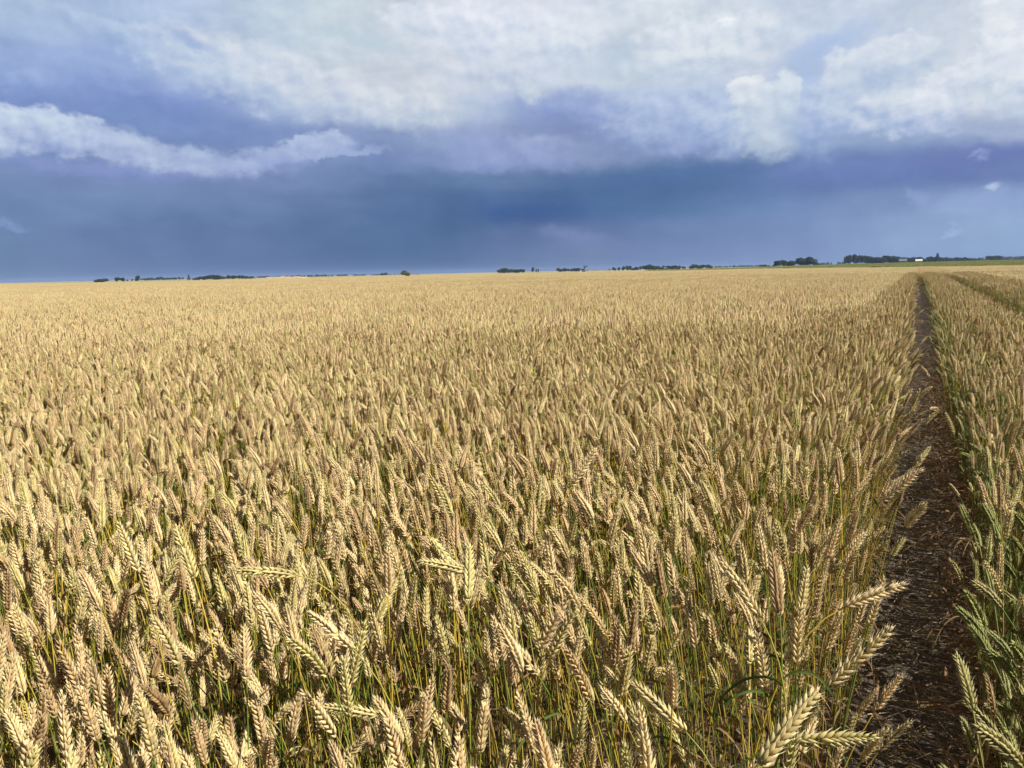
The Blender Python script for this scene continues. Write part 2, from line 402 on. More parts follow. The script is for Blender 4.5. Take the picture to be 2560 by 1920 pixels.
def make_ear(mb, ear, twist, rg, mat=0, nodes=20, fat=1.):
    for i in range(nodes):
        s = (i+.3)/(nodes+.6); p = interp(ear, s); t = unit(interp(ear, min(s+.06, .999))-interp(ear, max(s-.06, 0)))
        b = unit(np.cross(t, np.array([0, 1, .05]))); c = np.cross(t, b)
        tw = twist+.25*s; side = math.cos(tw)*b+math.sin(tw)*c; nrm = np.cross(t, side)
        sg = 1 if i % 2 else -1
        if rg.random() < .03: continue
        sz = (.72+.5*math.sin(math.pi*min(s*.9+.18, 1)))*fat*rg.uniform(.9, 1.1)
        tilt = R(rg.uniform(22, 35))*(1-.3*s)
        q = p+side*sg*.0014
        for k, (fan, ln) in enumerate(((-.75, 1.), (.75, 1.), (0, 1.12))):
            ax = unit(t*math.cos(tilt)+side*sg*math.sin(tilt)*(1.05 if k == 2 else .8)+nrm*(fan*.62+rg.uniform(-.07, .07)))
            wd = unit(np.cross(ax, side*sg+.2*nrm))
            kernel(mb, q+nrm*fan*.0028, ax, wd, .0128*ln*sz, .0028*sz, .0023*sz, rg.random(), 6, mat, rg.uniform(.25, .75))
        # outer glume pair hugging the spikelet
        for fan in (-1, 1):
            ax = unit(t*.9+side*sg*.42+nrm*fan*.42); wd = unit(np.cross(ax, nrm))
            kernel(mb, p+side*sg*.001+nrm*fan*.0026, ax, wd, .0090*sz, .0024*sz, .0012*sz, rg.random(), 4, mat, .3)
    for k in range(3):                 # terminal spikelet
        ax = unit(unit(ear[-1]-ear[-2])+rg.normal(0, .16, 3)); wd = unit(np.cross(ax, (0.3, .8, .1)))
        kernel(mb, ear[-1]-ax*.003, ax, wd, .009, .0018, .0015, rg.random(), 5, mat, .5)
def ribbon(mb, p, d0, L, w, curl, rg, mat=0, tone=(0, .5, 0), n=9, sag=1.):
    """a leaf blade: starts along d0, sags and twists"""
    pts = [p]; d = unit(np.asarray(d0, float)); tw = rg.uniform(0, 6.28); V = []; tt = []
    hz = unit(np.array([rg.normal(), rg.normal(), 0.]))
    for i in range(n):
        d = unit(d+np.array([0, 0, -1.])*sag*.22+hz*curl*.25*rg.uniform(.3, 1)); pts.append(pts[-1]+d*L/n)
    pts = np.array(pts); T = np.gradient(pts, axis=0); twr = rg.uniform(-3., 3.)*min(1, abs(curl)+.3)
    for i in range(n+1):
        t = unit(T[i]); s = i/n; b = unit(np.cross(t, np.array([math.cos(tw+twr*s), math.sin(tw+twr*s), .3])))
        ww = w*.5*min(1, (1-s)*2.2)**.8*(.6+.4*min(1, s*6)); c = np.cross(t, b)
        V += [pts[i]-b*ww, pts[i]+c*ww*.35, pts[i]+b*ww]
    f = []
    for i in range(n):
        a = i*3; f += [(a, a+1, a+4, a+3), (a+1, a+2, a+5, a+4)]
    mb.add(V, f, mat, tone)
def make_stem(mb, st, rg, mat=0, seg=5):
    n = len(st); rad = np.linspace(.0021, .0013, n); r = rg.random()
    tones = np.stack([np.full(n, r), np.linspace(0, 1, n), np.zeros(n)], 1)
    tube(mb, st, rad, seg, mat, tones)
    for z in (2, 5):                   # nodes on the straw
        if n > 7: tube(mb, [st[z]+(st[z+1]-st[z])*k for k in (-.03, .0, .03)], [.0022, .0031, .0022], seg, mat, [(r, .3, 0)]*3)
SPEC = []
for i in range(16):                    # ripe stalks, from upright to bowed
    a1 = [3, 6, 9, 12, 15, 18, 21, 24, 28, 33, 40, 50, 8, 15, 26, 66][i]; a2 = a1+[3, 8, 2, 10, 5, 14, 8, 16, 10, 12, 14, 20, 12, 3, 26, 30][i]
    SPEC.append((.745+.035*((i*7) % 5)-.0007*a1, .079+.009*((i*3) % 5), R(1+a1*.08), R(a1), R(a2), 'ripe'))
for i in range(6): SPEC.append((.64+.04*(i % 4), .076+.007*(i % 3), R(2), R([5, 12, 18, 26, 34, 48][i]), R([10, 20, 34, 36, 56, 70][i]), 'green'))
for i in range(4): SPEC.append((.50+.06*i, .07, R(3), R([8, 16, 28, 40][i]), R([14, 30, 36, 60][i]), 'leafy'))
PARTS = []                             # per variant: dict of separate part builders
HID = bpy.data.collections.new('wheat patterns')   # source shapes of the stuff object; not linked to the scene
def hidden(mb, mats, k):
    o = bpy.data.objects.new('wheat_pattern.%03d' % k, mb.mesh('wheat_pattern', mats)); HID.objects.link(o)
MATS3 = [M_ear, M_stem, M_leaf]; MATSG = [M_eargreen, M_stemgreen, M_leaf]; MATSB = [M_eargreen, M_stemgreen, M_leafbrown]
def leaves_for(mb, st, rg, kind, mat=0):
    nl = {'ripe': rg.integers(2, 4), 'green': 2, 'leafy': 7}[kind]
    for _ in range(nl):
        s = rg.uniform(.25, .82) if kind != 'leafy' else rg.uniform(.05, .75); p = interp(st, s); a = rg.uniform(0, 6.28)
        ribbon(mb, p, (math.cos(a)*.5, math.sin(a)*.5, 1 if rg.random() < .7 else -.2), rg.uniform(.08, .2), rg.uniform(.004, .009), rg.uniform(.1, 1.3), rg, mat, (rg.random(), .5, 0), 9, rg.uniform(.7, 2.))
for k, (L, Le, a0, a1, a2, kind) in enumerate(SPEC):
    rg = np.random.default_rng(100+k); st, ear = curve_pts(L, Le, a0, a1, a2, wig=rg.uniform(-.05, .05))
    e = MB(); make_ear(e, ear, rg.uniform(0, 3.14), rg, 0, 19+int(rg.integers(0, 4)), rg.uniform(.86, 1.1))
    s = MB(); make_stem(s, st, rg)
    l = MB(); leaves_for(l, st, rg, kind)
    PARTS.append((e, s, l, ear[len(ear)//2], ear[0], ear[-1]))
    a = MB(); a.merge(e, matmap=0); a.merge(s, matmap=1); a.merge(l, matmap=2)
    hidden(a, MATS3 if kind == 'ripe' else MATSG if kind == 'green' else MATSB, k)
NV = len(SPEC)
# middle-distance tiles of 0.55 m and far tiles of 4.4 m
def low_ear(mb, ear, tw, rg, nodes=16, mat=0, b=0.):
    for i in range(nodes):
        s = (i+.4)/nodes; p = interp(ear, s); t = unit(ear[-1]-ear[0]); x = unit(np.cross(t, (math.cos(tw), math.sin(tw), .1))); y = np.cross(t, x)
        sg = 1 if i % 2 else -1; L = .0158; w = .0050*(.75+.4*math.sin(math.pi*min(1, s+.15)))
        ax = unit(t+x*sg*.55); z = np.cross(ax, y); m = p+x*sg*.002; r = .4+.55*rg.random()
        V = np.array([m, m+ax*L*.4+y*w*1.15, m+ax*L*.4+z*w, m+ax*L*.4-y*w*1.15, m+ax*L*.4-z*w, m+ax*L*1.15])
        mb.add(V, [(0,2,1),(0,3,2),(0,4,3),(0,1,4),(5,1,2),(5,2,3),(5,3,4),(5,4,1)], mat, [(r, .1, b)]+[(r, .45, b)]*4+[(r, 1, b)])
LOWS = []
for k, (L, Le, a0, a1, a2, kind) in enumerate(SPEC[:16]):
    rg = np.random.default_rng(300+k); st, ear = curve_pts(L, Le, a0, a1, a2, 6, 5); m = MB()
    low_ear(m, ear, rg.uniform(0, 3), rg); tube(m, st, .0017, 3, 1, np.stack([np.full(len(st), .5), np.linspace(0, 1, len(st)), np.zeros(len(st))], 1))
    ribbon(m, interp(st, .5), (.4, .3, 1), .14, .007, .8, rg, 2, n=4)
    LOWS.append(m.pack())
def rotz(a): c, s_ = math.cos(a), math.sin(a); return np.array([[c, -s_, 0], [s_, c, 0], [0, 0, 1]])
CELL = .55; DENS = 128
NMID = 8; NFAR = 5
for k in range(NMID):
    rg = np.random.default_rng(500+k); m = MB()
    for j in range(DENS):
        vi = int(rg.integers(0, 15)) if rg.random() < .95 else 15
        o = LOWS[vi].xform(rotz(rg.uniform(0, 6.28))*(rg.uniform(.93, 1.08) if rg.random() < .7 else rg.uniform(.78, .93)), np.array([rg.uniform(-.5, .5)*CELL, rg.uniform(-.5, .5)*CELL, 0]))
        m.merge(o, (0, 0, rg.normal(0, .16)))
    hidden(m.pack(), MATS3, NV+k)
BIG = CELL*8
for k in range(NFAR):
    rg = np.random.default_rng(700+k); n = 3600; m = MB()
    az = rg.uniform(0, 6.28, n); th = np.abs(rg.normal(R(28), R(16), n)); px = rg.uniform(-.5, .5, n)*BIG; py = rg.uniform(-.5, .5, n)*BIG; pz = rg.normal(.79, .035, n)
    t = np.stack([np.cos(az)*np.sin(th), np.sin(az)*np.sin(th), np.cos(th)], 1); base = np.stack([px, py, pz], 1)
    x = np.cross(t, np.array([.2, .3, 1.])); x /= np.linalg.norm(x, axis=1)[:, None]; y = np.cross(t, x); Le = .115; w = .0092
    V = np.stack([base, base+t*Le*.5+x*w, base+t*Le*.5-x*w*.5+y*w*.87, base+t*Le*.5-x*w*.5-y*w*.87, base+t*Le*1.05, base-t*.35+x*.004, base-t*.35-x*.004], 1)
    r = rg.random(n); bb = rg.normal(0, .16, n); g = np.array([.1, .4, .4, .4, .8, .2, .2])
    r *= .35; T = np.stack([np.repeat(r[:, None], 7, 1), np.repeat(g[None], n, 0), np.repeat(bb[:, None], 7, 1)], 2)
    F_ = np.array([(0,2,1),(0,3,2),(0,1,3),(4,1,2),(4,2,3),(4,3,1)])[None]+np.arange(n)[:, None, None]*7
    m.add(V.reshape(-1, 3), F_.reshape(-1, 3), 0, T.reshape(-1, 3))
    F2 = np.array([(0, 5, 6)])[None]+np.arange(n)[:, None, None]*7
    m.v.append(np.zeros((0, 3))); m.t.append(np.zeros((0, 3))); m.f.append(F2.reshape(-1, 3)); m.m.append(np.full(n, 1))
    hidden(m, MATS3, NV+NMID+k)

# ------------------------------------------------------------------ terrain and track layout
def sm(x, a, b):
    t = np.clip((x-a)/(b-a), 0, 1); return t*t*(3-2*t)
def hgt(x, y):
    r = np.hypot(x, y); a = np.degrees(np.arctan2(x, y))
    return 1.75*sm(a, 8, 31)*sm(r, 150, 620)-.35*sm(-a, -8, 12)*sm(r, 320, 800)*0+np.where(r > 1e9, 0, 0)
K = 1/math.sqrt(1+.515**2); D = np.array([.515*K, K]); NRM = np.array([K, -.515*K])   # along and across the wheel tracks
ORG = NRM*0.116
def st2xy(s, t): return ORG[0]+NRM[0]*s+D[0]*t, ORG[1]+NRM[1]*s+D[1]*t
def Rfar(a): return np.interp(a, [-40, -33, -29, -22, -10, 0, 5, 11, 17.5, 22, 27, 33, 40], [520, 480, 330, 270, 250, 238, 222, 222, 222, 186, 152, 143, 138])
def in_view(x, y, m=6, back=1.2):
    a = np.degrees(np.arctan2(x, y)); r = np.hypot(x, y)
    return ((np.abs(a) < 35+m) | ((r < 2.2) & (y > -back)))
TR = .13; TH = .25                              # half width of the bare wheel track
cells = []                            # (s centre, t centre) of every 0.55 m cell
items = []                            # near stalks: x, y, variant, rz, scale, tiltx, tilty
pts, idx, rot, scl = [], [], [], []
from mathutils import noise as mn
def nz(x, y, f): return mn.noise((x*f, y*f, 3.1))
TMAX = 66.; GAP2 = .54; S2 = TR+1.06+GAP2
def scell(k):                        # centre of the k-th column
    if k < 0: return -TH+CELL*(k+.5)
    if k < 2: return TR+.53*(k+.5)
    return TR+1.06+GAP2+CELL*(k-2+.5)
RG = np.random.default_rng(11)
def t_edge(t): return t < 7
swap = {(a, b) for a in range(-60, 60) for b in range(6, 15) if random.random() < ((b-5)/10.)**1.3}   # far tiles scattered among the last fine ones
kmax = 110
for k in range(-150, kmax):
    sc_ = scell(k)
    for j in range(-3, int(TMAX/CELL)):
        tcn = (j+.5)*CELL; x, y = st2xy(sc_, tcn); r = math.hypot(x, y)
        if y < -1.6 or not in_view(x, y, 3+60/max(r, 1)**1.2, 1.2): continue
        if r > TMAX+8: continue
        if r < 9.5 or (abs(sc_) < 1.35 and r < 13) or (abs(sc_) < .8 and r < 62) or (.8 < sc_ < 2.6 and r < 60):
            edgeL = k == -1; edgeR = k in (0,); edge2 = k in (1, 2)
            nn = DENS
            if r > 9.5: nn = 110
            elif r < 4.5: nn = 150
            if k == 0 and t_edge(tcn): nn = int(nn*1.45)
            for _ in range(nn):
                s_ = sc_+RG.uniform(-.5, .5)*CELL; t_ = tcn+RG.uniform(-.5, .5)*CELL
                row = round(s_/.125)*.125; s_ = s_*.55+row*.45
                if k < 0: s_ = min(s_, -TH+RG.uniform(-.06, .02))
                far_ = .15*min(1, max(0, (t_-8)/12))
                if k == -1: s_ = min(s_, -TH-far_+RG.uniform(-.02, .02))
                tr_ = .05+.17*min(1, max(0, (t_-1.9)/1.5))
                if k == 0: s_ = max(s_, tr_+far_*.6+RG.uniform(-.02, .03))
                dl = -TH-s_; dr = s_-tr_; xx, yy = st2xy(s_, t_)
                v = int(RG.integers(0, 15)) if RG.random() < .96 else 15
                rz = RG.uniform(0, 2*math.pi); sc2 = (RG.uniform(.93, 1.09) if RG.random() < .68 or (r > 9.5 and RG.random() < .8) else RG.uniform(.78, .93))*(1+.05*nz(xx, yy, .5))
                if -TH-.85 < s_ < -TH-.12 and t_ < 2.8 and RG.random() < .34: continue
                if nz(xx*1.0+40, yy, 2.1) > .32 and RG.random() < .45: continue
                if xx < .35*yy and RG.random() < (.62 if yy < 4 else .45):
                    rz = math.pi+RG.normal(-.55, .55); v = int(RG.choice([3, 4, 5, 6, 7, 8, 9, 10, 13])) if RG.random() < .75 else v
                elif RG.random() < .4: rz = RG.normal(.7, .9)
                if 0 <= dl < .30 and RG.random() < (.34 if t_ < 3 else .5)-dl*1.6:
                    rz = math.atan2(NRM[1], NRM[0])+RG.normal(.15, .6); v = int(RG.choice([5, 6, 7, 8, 9, 9, 10, 13, 14] if t_ < 9 else [1, 3, 4, 5, 6, 7]))
                if 0 <= dr < .45 and v > 6: v = int(RG.integers(0, 7))
                if 0 <= dl < .12 and t_ < 3.5 and 10 < v < 16: v = 4
                if 0 <= dr < .34:
                    q = RG.random()
                    if q < .56-dr: v = int(RG.integers(16, 22)); sc2 *= RG.uniform(.85, 1.05)
                    elif q < .84-dr*.6: v = int(RG.integers(22, 26)); sc2 *= RG.uniform(.7, 1.15) if t_ > 3 else RG.uniform(1.0, 1.25)
                    if RG.random() < .25: rz = math.atan2(-NRM[1], -NRM[0])+RG.normal(0, .8)
                    elif v > 6 and v < 16: v = int(RG.integers(0, 7))
                if k == 1 and s_ > TR+.75: sc2 = min(sc2, .97)*RG.uniform(.88, 1)
                if k == 1 and s_ > TR+.75 and RG.random() < .8: rz = math.atan2(-NRM[1], -NRM[0])+RG.normal(0, .9); v = int(RG.integers(0, 6))
                if k == 2:
                    d2 = s_-S2; v = int(RG.integers(16, 22)) if RG.random() < .42-d2*2 else int(RG.integers(0, 6)); sc2 *= 1-.15*(RG.random() < .4); rz = RG.uniform(-1, 1)
                if 0 <= dl < .1 and RG.random() < .10: v = int(RG.integers(22, 26)); sc2 *= .55
                if v < 16 and RG.random() < .02 and dl < 0: v = int(RG.integers(16, 22)); sc2 *= 1.06
                p_ = PARTS[v][3]@rotz(rz).T*sc2; es = (np.array([xx+p_[0], yy+p_[1]])-ORG)@NRM
                if dr >= 0 and s_ < 1 and es < tr_-.06 and t_ < 8: rz += math.pi
                if dl >= 0 and es > -.10 and t_ < 3.6 and RG.random() < .85: rz += math.pi*RG.uniform(.8, 1.2)
                items.append((xx, yy, v, rz, sc2, RG.normal(0, .05), RG.normal(0, .05)))
        elif (k < 0 and (k//8, j//8) in swap) or (k >= 2 and ((k-2)//8, j//8) in swap): continue
        else:
            # near the tracks keep the rows clear; elsewhere full tiles turned by quarters
            base = math.atan2(D[1], D[0])-math.pi/2
            pts.append((x, y, 0)); idx.append(NV+int(RG.integers(0, NMID))); rot.append((0, 0, base+math.pi/2*int(RG.integers(0, 4))))
            z = 1+.025*nz(x, y, .35)+.03*nz(x, y, .09); scl.append((1.04, 1.04, z*RG.uniform(.985, 1.015)))
nb = 0
for a in range(-130, 60):
    for b in range(6, 145):
        if b < 15 and (a, b) not in swap: continue
        s_ = (-TH if a < 0 else S2)+BIG*(a+.5); t_ = BIG*(b+.5); x, y = st2xy(s_, t_); r = math.hypot(x, y)
        az = math.degrees(math.atan2(x, y))
        if y < 20 or abs(az) > 40 or r > Rfar(az): continue
        pts.append((x, y, float(hgt(x, y)))); idx.append(NV+NMID+int(RG.integers(0, NFAR))); rot.append((0, 0, math.atan2(D[1], D[0])-math.pi/2+math.pi/2*int(RG.integers(0, 4)))); scl.append((1, 1, 1+.03*nz(x, y, .05)))
for k in range(4):                    # strip between the two wheel tracks, on to the end of the field
    for j in range(int(TMAX/CELL), 420):
        x, y = st2xy(-TH+CELL*(k+.45), (j+.5)*CELL)
        if math.hypot(x, y) > Rfar(27): break
        pts.append((x, y, 0)); idx.append(NV+int(RG.integers(0, NMID))); rot.append((0, 0, math.atan2(D[1], D[0])-math.pi/2*int(RG.integers(0, 4)))); scl.append((1.04, 1.04, 1))
# tiles left over between the fine grid (t < 66 m) and the view wedge on the far left / right
for a in range(-60, 40):
    for b in range(-30, 15):
        s_ = (-TH if a < 0 else S2)+BIG*(a+.5); t_ = int(TMAX/CELL)*CELL-BIG*(b+.5); x, y = st2xy(s_, t_); r = math.hypot(x, y); az = math.degrees(math.atan2(x, y))
        if y < 5 or abs(az) > 40 or r > Rfar(az) or t_ > TMAX: continue
        if r > TMAX+8 and b >= 0:
            pts.append((x, y, float(hgt(x, y)))); idx.append(NV+NMID+int(RG.integers(0, NFAR))); rot.append((0, 0, math.atan2(D[1], D[0])-math.pi/2)); scl.append((1, 1, 1))

# hand-read prominent ears: base and tip of the ear in the photograph (2212-wide pixels)
HERO = [((1905,1082),(2000,1002),'bowed out alone over the middle of the dark wheel track'),
 ((1822,1312),(1955,1250),'bowed over the edge of the wheel track, second from the front'),
 ((1785,1485),(1930,1345),'thick and pale, leaning over the near edge of the wheel track'),
 ((1715,1602),(1892,1586),'held almost level above the wheel track near the bottom of the picture'),
 ((1012,1300),(1012,1168),'standing upright at the centre of a star of crossing ears'),
 ((1022,1238),(905,1198),'lying almost level to the left across the star of ears'),
 ((1482,1582),(1368,1470),'leaning left over the gap of bare yellow stems'),
 ((762,1402),(668,1312),'leaning left beside a dark gap, left of the middle'),
 ((640,1242),(510,1222),'lying nearly level to the left, in the left half'),
 ((1684,1330),(1668,1180),'standing straight near the right edge of the thick wheat'),
 ((1642,1335),(1556,1196),'leaning left just left of the straight one by the track'),
 ((1640,1655),(1765,1478),'very large and pale, leaning right at the bottom edge'),
 ((930,1160),(1000,1255),'nodding down to the right above the star of ears'),
 ((1040,1250),(1085,1190),'crossing the star of ears up to the right'),
 ((300,1240),(255,1120),'upright and pale in the left part of the foreground'),
 ((1235,1050),(1290,960),'leaning right over the thin patch in the middle'),
 ((420,1250),(380,1130),'leaning slightly left in the left foreground'),
 ((820,1545),(700,1520),'level and sharply bent, near the bottom left of centre')]
heroes = []
for k, (b, t, lab) in enumerate(HERO):
    k2 = 2560/2212; d0 = ray(b[0]*k2, b[1]*k2); d1 = ray(t[0]*k2, t[1]*k2); ang = math.acos(min(1, d0@d1)); Lh = .118
    r = Lh/ang*.93; z = H+d0[2]*r
    zc = min(max(z, .70), 1.0); r = (zc-H)/d0[2]; Pb = CAM+d0*r
    need = ang*r; dep = math.sqrt(max(0, min((Lh*1.1)**2, .128**2)-need**2))
    Pt = CAM+d1*(r+dep*.35); heroes.append((Pb, Pt, lab))
hx = np.array([p[0] for p in heroes])
# choose the individuals: nearest ears inside the picture
WID = np.random.default_rng(77).uniform(.72, 1.04, len(items))
IT = np.array([(a[0], a[1]) for a in items]); mids = []
for (x, y, v, rz, sc2, tx, ty) in items:
    p = PARTS[v][3]@rotz(rz).T*sc2; mids.append((x+p[0], y+p[1], p[2]))
mids = np.array(mids); X_, Y_, Z_ = proj(mids); dist = np.linalg.norm(mids-CAM, axis=1)
vis = (Z_ > .2) & (X_ > 5) & (X_ < 2555) & (Y_ < 1915) & (Y_ > 600)
# nothing grows in front of the hand-placed ears
for Pb, Pt, _ in heroes:
    for f in (.15, .5, .85):
        q = Pb*(1-f)+Pt*f; u = unit(q-CAM); w = mids-CAM; al = w@u; off = np.linalg.norm(w-al[:, None]*u, axis=1)
        bad = (al > 0) & (al < np.linalg.norm(q-CAM)+.03) & (off < .034)
        dist[bad] = -1
keep = dist > 0
order = [i for i in np.argsort(dist) if keep[i] and vis[i] and items[i][2] < 22][:300-len(heroes)]
solo = set(order)
for i, it in enumerate(items):
    if i in solo or not keep[i]: continue
    x, y, v, rz, sc2, tx, ty = it
    pts.append((x, y, 0)); idx.append(v); rot.append((tx, ty, rz)); w_ = sc2*WID[i]; scl.append((w_, w_, sc2))
print('near', len(items), 'points', len(pts))
def instancer(name, pts, idx, rot, scl, coll):
    me = bpy.data.meshes.new(name); me.vertices.add(len(pts)); me.vertices.foreach_set('co', np.array(pts, np.float32).ravel())
    a = me.attributes.new('idx', 'INT', 'POINT'); a.data.foreach_set('value', np.array(idx, np.int32))
    a = me.attributes.new('rot', 'FLOAT_VECTOR', 'POINT'); a.data.foreach_set('vector', np.array(rot, np.float32).ravel())
    a = me.attributes.new('scl', 'FLOAT_VECTOR', 'POINT'); a.data.foreach_set('vector', np.array(scl, np.float32).ravel())
    me.update(); o = bpy.data.objects.new(name, me); COL.objects.link(o)
    g = bpy.data.node_groups.new(name, 'GeometryNodeTree')
    g.interface.new_socket('Geometry', in_out='INPUT', socket_type='NodeSocketGeometry'); g.interface.new_socket('Geometry', in_out='OUTPUT', socket_type='NodeSocketGeometry')
    gi = g.nodes.new('NodeGroupInput'); go = g.nodes.new('NodeGroupOutput'); ip = g.nodes.new('GeometryNodeInstanceOnPoints')
    ci = g.nodes.new('GeometryNodeCollectionInfo'); ci.inputs[0].default_value = coll; ci.inputs['Separate Children'].default_value = True; ci.inputs['Reset Children'].default_value = True
    def at(n, ty):
        q = g.nodes.new('GeometryNodeInputNamedAttribute'); q.data_type = ty; q.inputs[0].default_value = n; return q.outputs[0]
    L = g.links.new
    L(gi.outputs[0], ip.inputs['Points']); L(ci.outputs[0], ip.inputs['Instance']); ip.inputs['Pick Instance'].default_value = True
    L(at('idx', 'INT'), ip.inputs['Instance Index']); L(at('rot', 'FLOAT_VECTOR'), ip.inputs['Rotation']); L(at('scl', 'FLOAT_VECTOR'), ip.inputs['Scale'])
    L(ip.outputs[0], go.inputs[0])
    md = o.modifiers.new('wheat', 'NODES'); md.node_group = g
    return o
wf = instancer('wheat_field', pts, idx, rot, scl, HID)
tag(wf, 'ripe golden wheat filling the whole field out to the horizon', 'wheat', kind='stuff')

# individual stalks
PM = {}
def singles(l):                       # each blade as a mesh of its own
    out = []; v0 = 0
    for v, t, f, m in zip(l.v, l.t, l.f, l.m):
        o = MB(); o.v, o.t, o.f, o.m, o.n = [v], [t], [f-v0], [m], len(v); out.append(o); v0 += len(v)
    return out
GROUP = 'wheat stalks standing in the foreground'
def part_mesh(v):
    if v not in PM:
        e, s, l = PARTS[v][:3]; ms = MATS3 if v < 16 else MATSG
        PM[v] = [(n_, b_.mesh(n_, [m_])) for n_, b_, m_ in [('ear', e, ms[0]), ('stem', s, ms[1])]+[('leaf', q_, ms[2]) for q_ in singles(l)]]
    return PM[v]
def where(px, py):
    h = 'at the left' if px < 560 else 'left of the middle' if px < 1100 else 'right of the middle' if px < 1650 else 'beside the wheel track' if px < 2250 else 'beyond the wheel track'
    w = 'on the bottom edge' if py > 1720 else 'in the front' if py > 1500 else 'behind the front ones'
    return w+' '+h
for i in order:
    x, y, v, rz, sc2, tx, ty = items[i]
    o = empty('wheat_stalk', (x, y, 0)); o.rotation_euler = (tx, ty, rz); w_ = sc2*WID[i]; o.scale = (w_, w_, sc2)
    b = PARTS[v][4]@rotz(rz).T*sc2; t = PARTS[v][5]@rotz(rz).T*sc2; bx, by, _ = proj(np.array([x, y, 0])+b); qx, qy, _ = proj(np.array([x, y, 0])+t)
    dx, dy = qx[0]-bx[0], by[0]-qy[0]; a = math.degrees(math.atan2(dx, dy))
    ln = 'upright' if abs(a) < 14 else 'leaning left' if -55 < a < 0 else 'leaning right' if 0 < a < 55 else 'bent over to the left' if a < 0 else 'bent over to the right'
    tag(o, '%s wheat stalk %s, %s' % ('golden' if v < 16 else 'greenish', ln, where(X_[i], Y_[i])), 'wheat stalk', GROUP)
    for n_, me in part_mesh(v):
        c = bpy.data.objects.new(n_, me); COL.objects.link(c); c.parent = o
for k, (Pb, Pt, lab) in enumerate(heroes):
    rg = np.random.default_rng(900+k); d = unit(Pt-Pb); L = float(np.linalg.norm(Pt-Pb)); L = min(max(L, .10), .128); Pt = Pb+d*L
    hd = d*np.array([1, 1, 0]); G = np.array([Pb[0], Pb[1], 0])-hd*.22
    sG = (G[:2]-ORG)@NRM
    if sG > -TH-.02: G[:2] -= NRM*(sG+TH+.03+rg.uniform(0, .04))
    o = empty('wheat_stalk', tuple(G)); tag(o, 'golden wheat stalk '+lab, 'wheat stalk', GROUP)
    p3 = Pb-G; c1 = np.array([0, 0, p3[2]*.62]); c2 = p3-d*.16
    u = np.linspace(0, 1, 14)[:, None]; st = (1-u)**3*0+3*(1-u)**2*u*c1+3*(1-u)*u*u*c2+u**3*p3
    bend = np.cross(d, (0, 0, 1)); sag = np.array([0, 0, -1.])*(.012*rg.uniform(.3, 1))
    uu = np.linspace(0, 1, 10)[:, None]; ear = p3+d*L*uu+sag*(uu**2)*1.2
    e = MB(); make_ear(e, ear, rg.uniform(0, 3), rg, 0, 21, 1.06); e.obj('ear', M_ear, o)
    s = MB(); make_stem(s, st, rg, seg=6); s.obj('stem', M_stem, o)
    l = MB(); leaves_for(l, st, rg, 'ripe')
    for q_ in singles(l): q_.obj('leaf', M_leaf, o)

# ------------------------------------------------------------------ ground
def gcoords(n): return n
mg, n = mat('far_ground'); g = n.new('ShaderNodeNewGeometry'); p = g.outputs['Position']
n1 = n.noise(p, .012, 5, .6).outputs['Fac']; n2 = n.noise(p, 8, 6, .6).outputs['Fac']; n3 = n.noise(p, .004, 3, .5).outputs['Fac']
dis = n.vm('LENGTH', p)
soil = n.mix(n2, (.05, .032, .02), (.11, .075, .045))
farc = n.mix(n.sstep(n1, .42, .6), (.44, .33, .17), (.26, .27, .10)); farc = n.mix(n.sstep(n3, .52, .62), farc, (.24, .28, .09))
finish(n, n.mix(n.sstep(dis, 90, 140), soil, farc), .9, n2, .6, .02)
ms, n = mat('track_soil'); g = n.new('ShaderNodeNewGeometry'); p = g.outputs['Position']
a_ = n.noise(p, 14, 8, .65).outputs['Fac']; b_ = n.noise(n.vm('MULTIPLY', p, (1, 1, 1)), 90, 4, .6).outputs['Fac']
finish(n, n.mix(b_, n.mix(a_, (.060, .043, .031), (.16, .118, .085)), n.mix(a_, (.12, .09, .065), (.30, .235, .17))), .9, n.math('ADD', a_, n.math('MULTIPLY', b_, .4)), .8, .03)
rad = np.concatenate([[0.], np.geomspace(2, 7500, 70)]); na = 120; an = np.linspace(-math.pi, math.pi, na, endpoint=False)
V = []
for r in rad:
    for a in an: x, y = r*math.sin(a), r*math.cos(a); V.append((x, y, float(hgt(x, y))-(.0 if r < 3000 else (r-3000)*.0002)))
f = []
for i in range(len(rad)-1):
    for j in range(na): a = i*na+j; b = i*na+(j+1) % na; f.append((a, b, b+na, a+na))
m = MB(); m.add(V, f); o = m.obj('ground', mg); tag(o, kind='structure')
for s0 in (0., S2-GAP2/2):           # the two wheel tracks
    m = MB(); ns_, nt = 15, 900; ss = np.linspace(-.42, .42, ns_); ts = -1.5+68*(np.linspace(0, 1, nt)**1.8)
    V = []
    for t in ts:
        for s_ in ss:
            x, y = st2xy(s0+s_, t)
            z = .022+.030*mn.noise((x*7, y*7, .3))*1+.018*mn.noise((x*22, y*22, .9))-.018*math.cos(min(1, abs(s_)/.25)*math.pi/2)+.006*math.sin(t*38+abs(s_)*30)*(abs(s_) < .2)
            V.append((x, y, max(z, .004)))
    f = [(i*ns_+j, i*ns_+j+1, (i+1)*ns_+j+1, (i+1)*ns_+j) for i in range(nt-1) for j in range(ns_-1)]
    m.add(V, f); o = m.obj('dirt_track', ms); tag(o, kind='structure')
